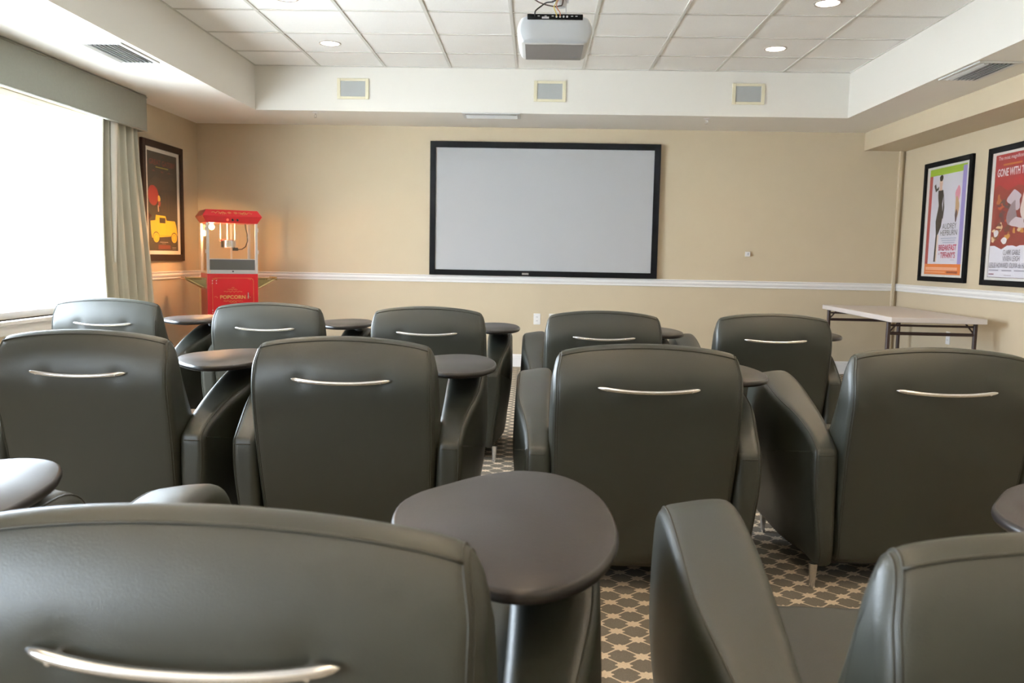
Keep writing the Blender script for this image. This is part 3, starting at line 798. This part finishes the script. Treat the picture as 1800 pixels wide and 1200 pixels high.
# glass case
z0, z1 = .945, 1.425
PB('case_floor', M_alu, [(-hw+.002, hw-.002, -hd_+.002, hd_-.002, z0, z0+.012)])
for x in (-hw+.012, hw-.012):
    for y in (-hd_+.012, hd_-.012): PB('corner_post', M_alu, [(x-.012, x+.012, y-.012, y+.012, z0+.012, z1)], bevel=.002)
PB('front_pane', M_pgl, [(-hw+.024, hw-.024, -hd_+.010, -hd_+.013, z0+.13, z1)])
PB('side_pane', M_pgl, [(-hw+.008, -hw+.011, -hd_+.024, hd_-.024, z0+.012, z1)])
PB('side_pane', M_pgl, [(hw-.011, hw-.008, -hd_+.024, hd_-.024, z0+.012, z1)])
for s, xx in ((-1, (-hw+.026, -.002)), (1, (.002, hw-.026))):
    PB('rear_door', M_pgl, [(xx[0], xx[1], hd_-.016, hd_-.013, z0+.02, z1-.01)])
PB('rear_mullion', M_alu, [(.045, .062, hd_-.022, hd_-.008, z0+.012, z1)])
lp = PB('front_panel', mat('smoked_panel', (.16, .16, .155, 1), .3, .6), [(-hw+.026, hw-.026, -hd_+.006, -hd_+.012, z0+.035, z0+.135)], bevel=.002)
PB('panel_ledge', M_alu, [(-hw+.03, hw-.03, -hd_-.006, -hd_+.016, z0+.012, z0+.036), (-hw+.026, hw-.026, -hd_+.004, -hd_+.014, z0+.135, z0+.142)])
MB().lathe([(.001, 0), (.008, -.004), (.008, -.012), (.001, -.014)], (0, -hd_-.008, z0+.03), 12).build('latch_knob', M_darkpl, pm)
for z in (z0+.21, z1-.06):
    for s in (-1, 1): PB('door_hinge', M_alu, [(s*(hw+.004)-.006, s*(hw+.004)+.006, -hd_+.004, -hd_+.022, z-.018, z+.018)])
# hanging kettle
kt = MB().lathe([(.001, 0), (.060, .0), (.066, .008), (.066, .072), (.070, .076), (.064, .080), (.001, .082)], (-.01, 0, 1.19), 32).build('kettle', M_chrome, pm, smooth=True)
kh = MB().cyl((-.01, 0, 1.27), (-.01, 0, 1.425), .008); kh.cyl((.06, 0, 1.21), (.06, 0, 1.425), .007); kh.cyl((-.075, 0, 1.25), (-.075, 0, 1.425), .005)
kh.build('hanger_rods', M_alu, kt, smooth=True)
MB().box(.035, .085, -.015, .015, 1.165, 1.195).tube([(.08, 0, 1.178), (.12, -.01, 1.18), (.155, -.01, 1.205), (.175, -.01, 1.26), (.172, -.01, 1.33), (.160, -.01, 1.38), (.155, -.01, 1.425)], .005, 8).build('power_cord', M_darkpl, kt, smooth=True)
MB().cyl((-.09, -.03, 1.262), (-.03, -.03, 1.268), .007).build('kettle_handle', mat('red_plastic', (.6, .02, .02, 1), .4), kt)
# canopy: tapered octagonal-profile red hood
def hood(z, dx, dy): return [(-hw-dx, -hd_-dy, z), (hw+dx, -hd_-dy, z), (hw+dx, hd_+dy, z), (-hw-dx, hd_+dy, z)]
cb = MB(); L = [hood(1.425, .0, .0), hood(1.490, .038, .038), hood(1.548, .0, .0)]
vs = L[0]+L[1]+L[2]
fs = [(0, 1, 2, 3), (8, 9, 10, 11)]+[(i*4+k, i*4+(k+1) % 4, (i+1)*4+(k+1) % 4, (i+1)*4+k) for i in range(2) for k in range(4)]
cb.add(vs, fs)
hood_o = cb.build('canopy', M_red, pm, bevel=.003)
g2 = MB()
def hy(z): return -hd_-.038*(1548-1000*z)/58-.0015
for (cx, cz, w_, n_) in ((-.12, 1.520, .13, 3), (.12, 1.520, .13, 3), (-.09, 1.512, .07, 4), (.10, 1.512, .07, 4), (-.028, 1.520, .03, 3), (.028, 1.520, .03, 3)):
    g2.tube([(p[0], hy(p[2]), p[2]) for p in curl(cx, cz, w_, .011, n_, y=0)], .0016, 4)
g2.build('gold_scrollwork', M_gold, hood_o)
for x, mm in ((-.045, mat('red_switch', (.7, .05, .04, 1), .3, emit=((1, .2, .1, 1), .6))), (0, M_darkpl), (.045, M_darkpl)):
    z = 1.457; MB().cyl((x, -hd_-.019, z), (x, -hd_-.030, z-.006), .010, n=14).build('rocker_switch', mm, hood_o, smooth=True)
# warm bulb under the canopy, at the left
MB().lathe([(.012, 0), (.012, -.01), (.024, -.028), (.026, -.042), (.016, -.058), (.001, -.062)], (-.165, -.05, 1.424), 20).build('bulb', mat('warm_bulb', (1, .8, .5, 1), .3, emit=((1, .62, .25, 1), 60)), pm, smooth=True)
bl = bpy.data.lights.new('bulb_light', 'POINT'); bl.energy = 15.0; bl.color = (1.0, .50, .18); bl.shadow_soft_size = .03
bo = bpy.data.objects.new('bulb_light', bl); COL.objects.link(bo); bo.parent = pm; bo.location = (-.165, -.05, 1.335)

# ------------------------------------------------------------------ ceiling projector
M_pj = mat('silver_plastic', (.62, .64, .67, 1), .32, .15); M_pj2 = mat('taupe_grille', (.20, .18, .165, 1), .6, bump=.6, bscale=500)
M_pj3 = mat('pale_plastic', (.70, .69, .66, 1), .4)
px, py = .078, 4.90
pj = thing('projector', 'silver projector hanging from the tiled ceiling, its cable sockets towards the camera', 'projector', (px, py, 2.375), 0)
sec = catmull([(-.168, .0), (0, .0), (.168, .0), (.200, .018), (.215, .075), (.200, .125), (.165, .150), (0, .156), (-.165, .150), (-.200, .125), (-.215, .075), (-.200, .018)], 5)
bd = MB(); n = len(sec); vs = []
for (y, s) in ((.0, .965), (.012, 1.0), (.20, 1.0), (.36, .985), (.40, .955), (.41, .90)):
    vs += [(x*s, y, .078+(z-.078)*s) for x, z in sec]
bd.add(vs, [tuple(range(n)), tuple(5*n+k for k in range(n))[::-1]]+[(i*n+k, i*n+(k+1) % n, (i+1)*n+(k+1) % n, (i+1)*n+k) for i in range(5) for k in range(n)])
bd.build('body', M_pj3, pj, smooth=True, angle=40)
rc = MB(); vs = []
prs = [(0, .965), (-.006, .95), (-.012, .90), (-.016, .6), (-.017, .05)]
for (y, s) in prs: vs += [(x*s, y, .078+(z-.078)*s) for x, z in sec]
rc.add(vs, [tuple(4*n+k for k in range(n))]+[(i*n+k, i*n+(k+1) % n, (i+1)*n+(k+1) % n, (i+1)*n+k) for i in range(4) for k in range(n)])
rc.build('rear_cover', M_pj, pj, smooth='all')
g = MB().box(-.168, .168, .02, .385, -.002, .001).build('underside_grille', M_pj2, pj)
MB().box(.10, .15, .30, .31, -.003, -.002).build('badge', mat('badge_grey', (.12, .12, .13, 1), .3), pj)
cs = MB().box(-.158, .158, -.022, .005, .128, .158); cs_o = cs.build('connector_panel', M_black, pj, bevel=.003)
jk = MB()
for x in (.008, .028, .048, .068): jk.cyl((x, -.020, .143), (x, -.028, .143), .0055, n=12)
jk.cyl((.128, -.01, .15), (.128, -.01, .172), .002)
jk.box(-.075, -.035, -.024, -.022, .132, .142)
for x in (-.10, -.06, -.02, .09, .115): jk.box(x, x+.012, -.0235, -.022, .144, .148)
jk.build('socket', M_alu, cs_o)
mt_ = MB().lathe([(.07, 0), (.068, .018), (.055, .036), (.03, .046), (.008, .05)], (.03, .13, .155), 28)
mt_.build('mount_dome', M_pj3, pj, smooth=True)
mp = MB()
for x in (-.005, .065): mp.cyl((x, .13, .16), (x, .13, .30), .003, n=8)
mp.box(-.02, .08, .10, .16, .27, .30); mp.lathe([(.001, 0), (.035, .004), (.035, .035), (.001, .04)], (.03, .13, .235), 20)
mp.cyl((.03, .13, .30), (.03, .13, ZT-2.375), .018)
mp.lathe([(.001, ZT-2.375-.012), (.06, ZT-2.375-.010), (.06, ZT-2.375-.0005)], (.03, .13, 0), 24)
mp.build('ceiling_mount', M_alu, pj, smooth=True)
def cab(name, pts, col, r=.0035):
    MB().tube(catmull(pts, 6, closed=False), r, 8).build(name, mat(name+'_jacket', col, .5), pj, smooth='all')
cab('power_cable', [(-.115, -.022, .145), (-.112, -.05, .165), (-.08, -.04, .195), (-.05, -.02, .22), (-.01, .04, .245), (.01, .11, .30), (.012, .13, ZT-2.376)], (.02, .02, .022, 1), .004)
cab('signal_cable', [(.01, .12, ZT-2.376), (-.16, .05, .36), (-.14, .0, .27), (-.10, -.02, .225), (-.03, -.03, .20), (.02, -.01, .205), (.045, .06, .26), (.045, .12, ZT-2.376)], (.10, .06, .05, 1), .004)
cab('yellow_cable', [(.008, -.024, .143), (.004, -.05, .155), (-.008, -.04, .19), (.0, .0, .22), (.02, .10, .30)], (.55, .42, .08, 1), .003)
cab('red_cable', [(.028, -.024, .143), (.026, -.05, .158), (.010, -.04, .185), (.008, .0, .22), (.03, .10, .30)], (.45, .16, .08, 1), .003)
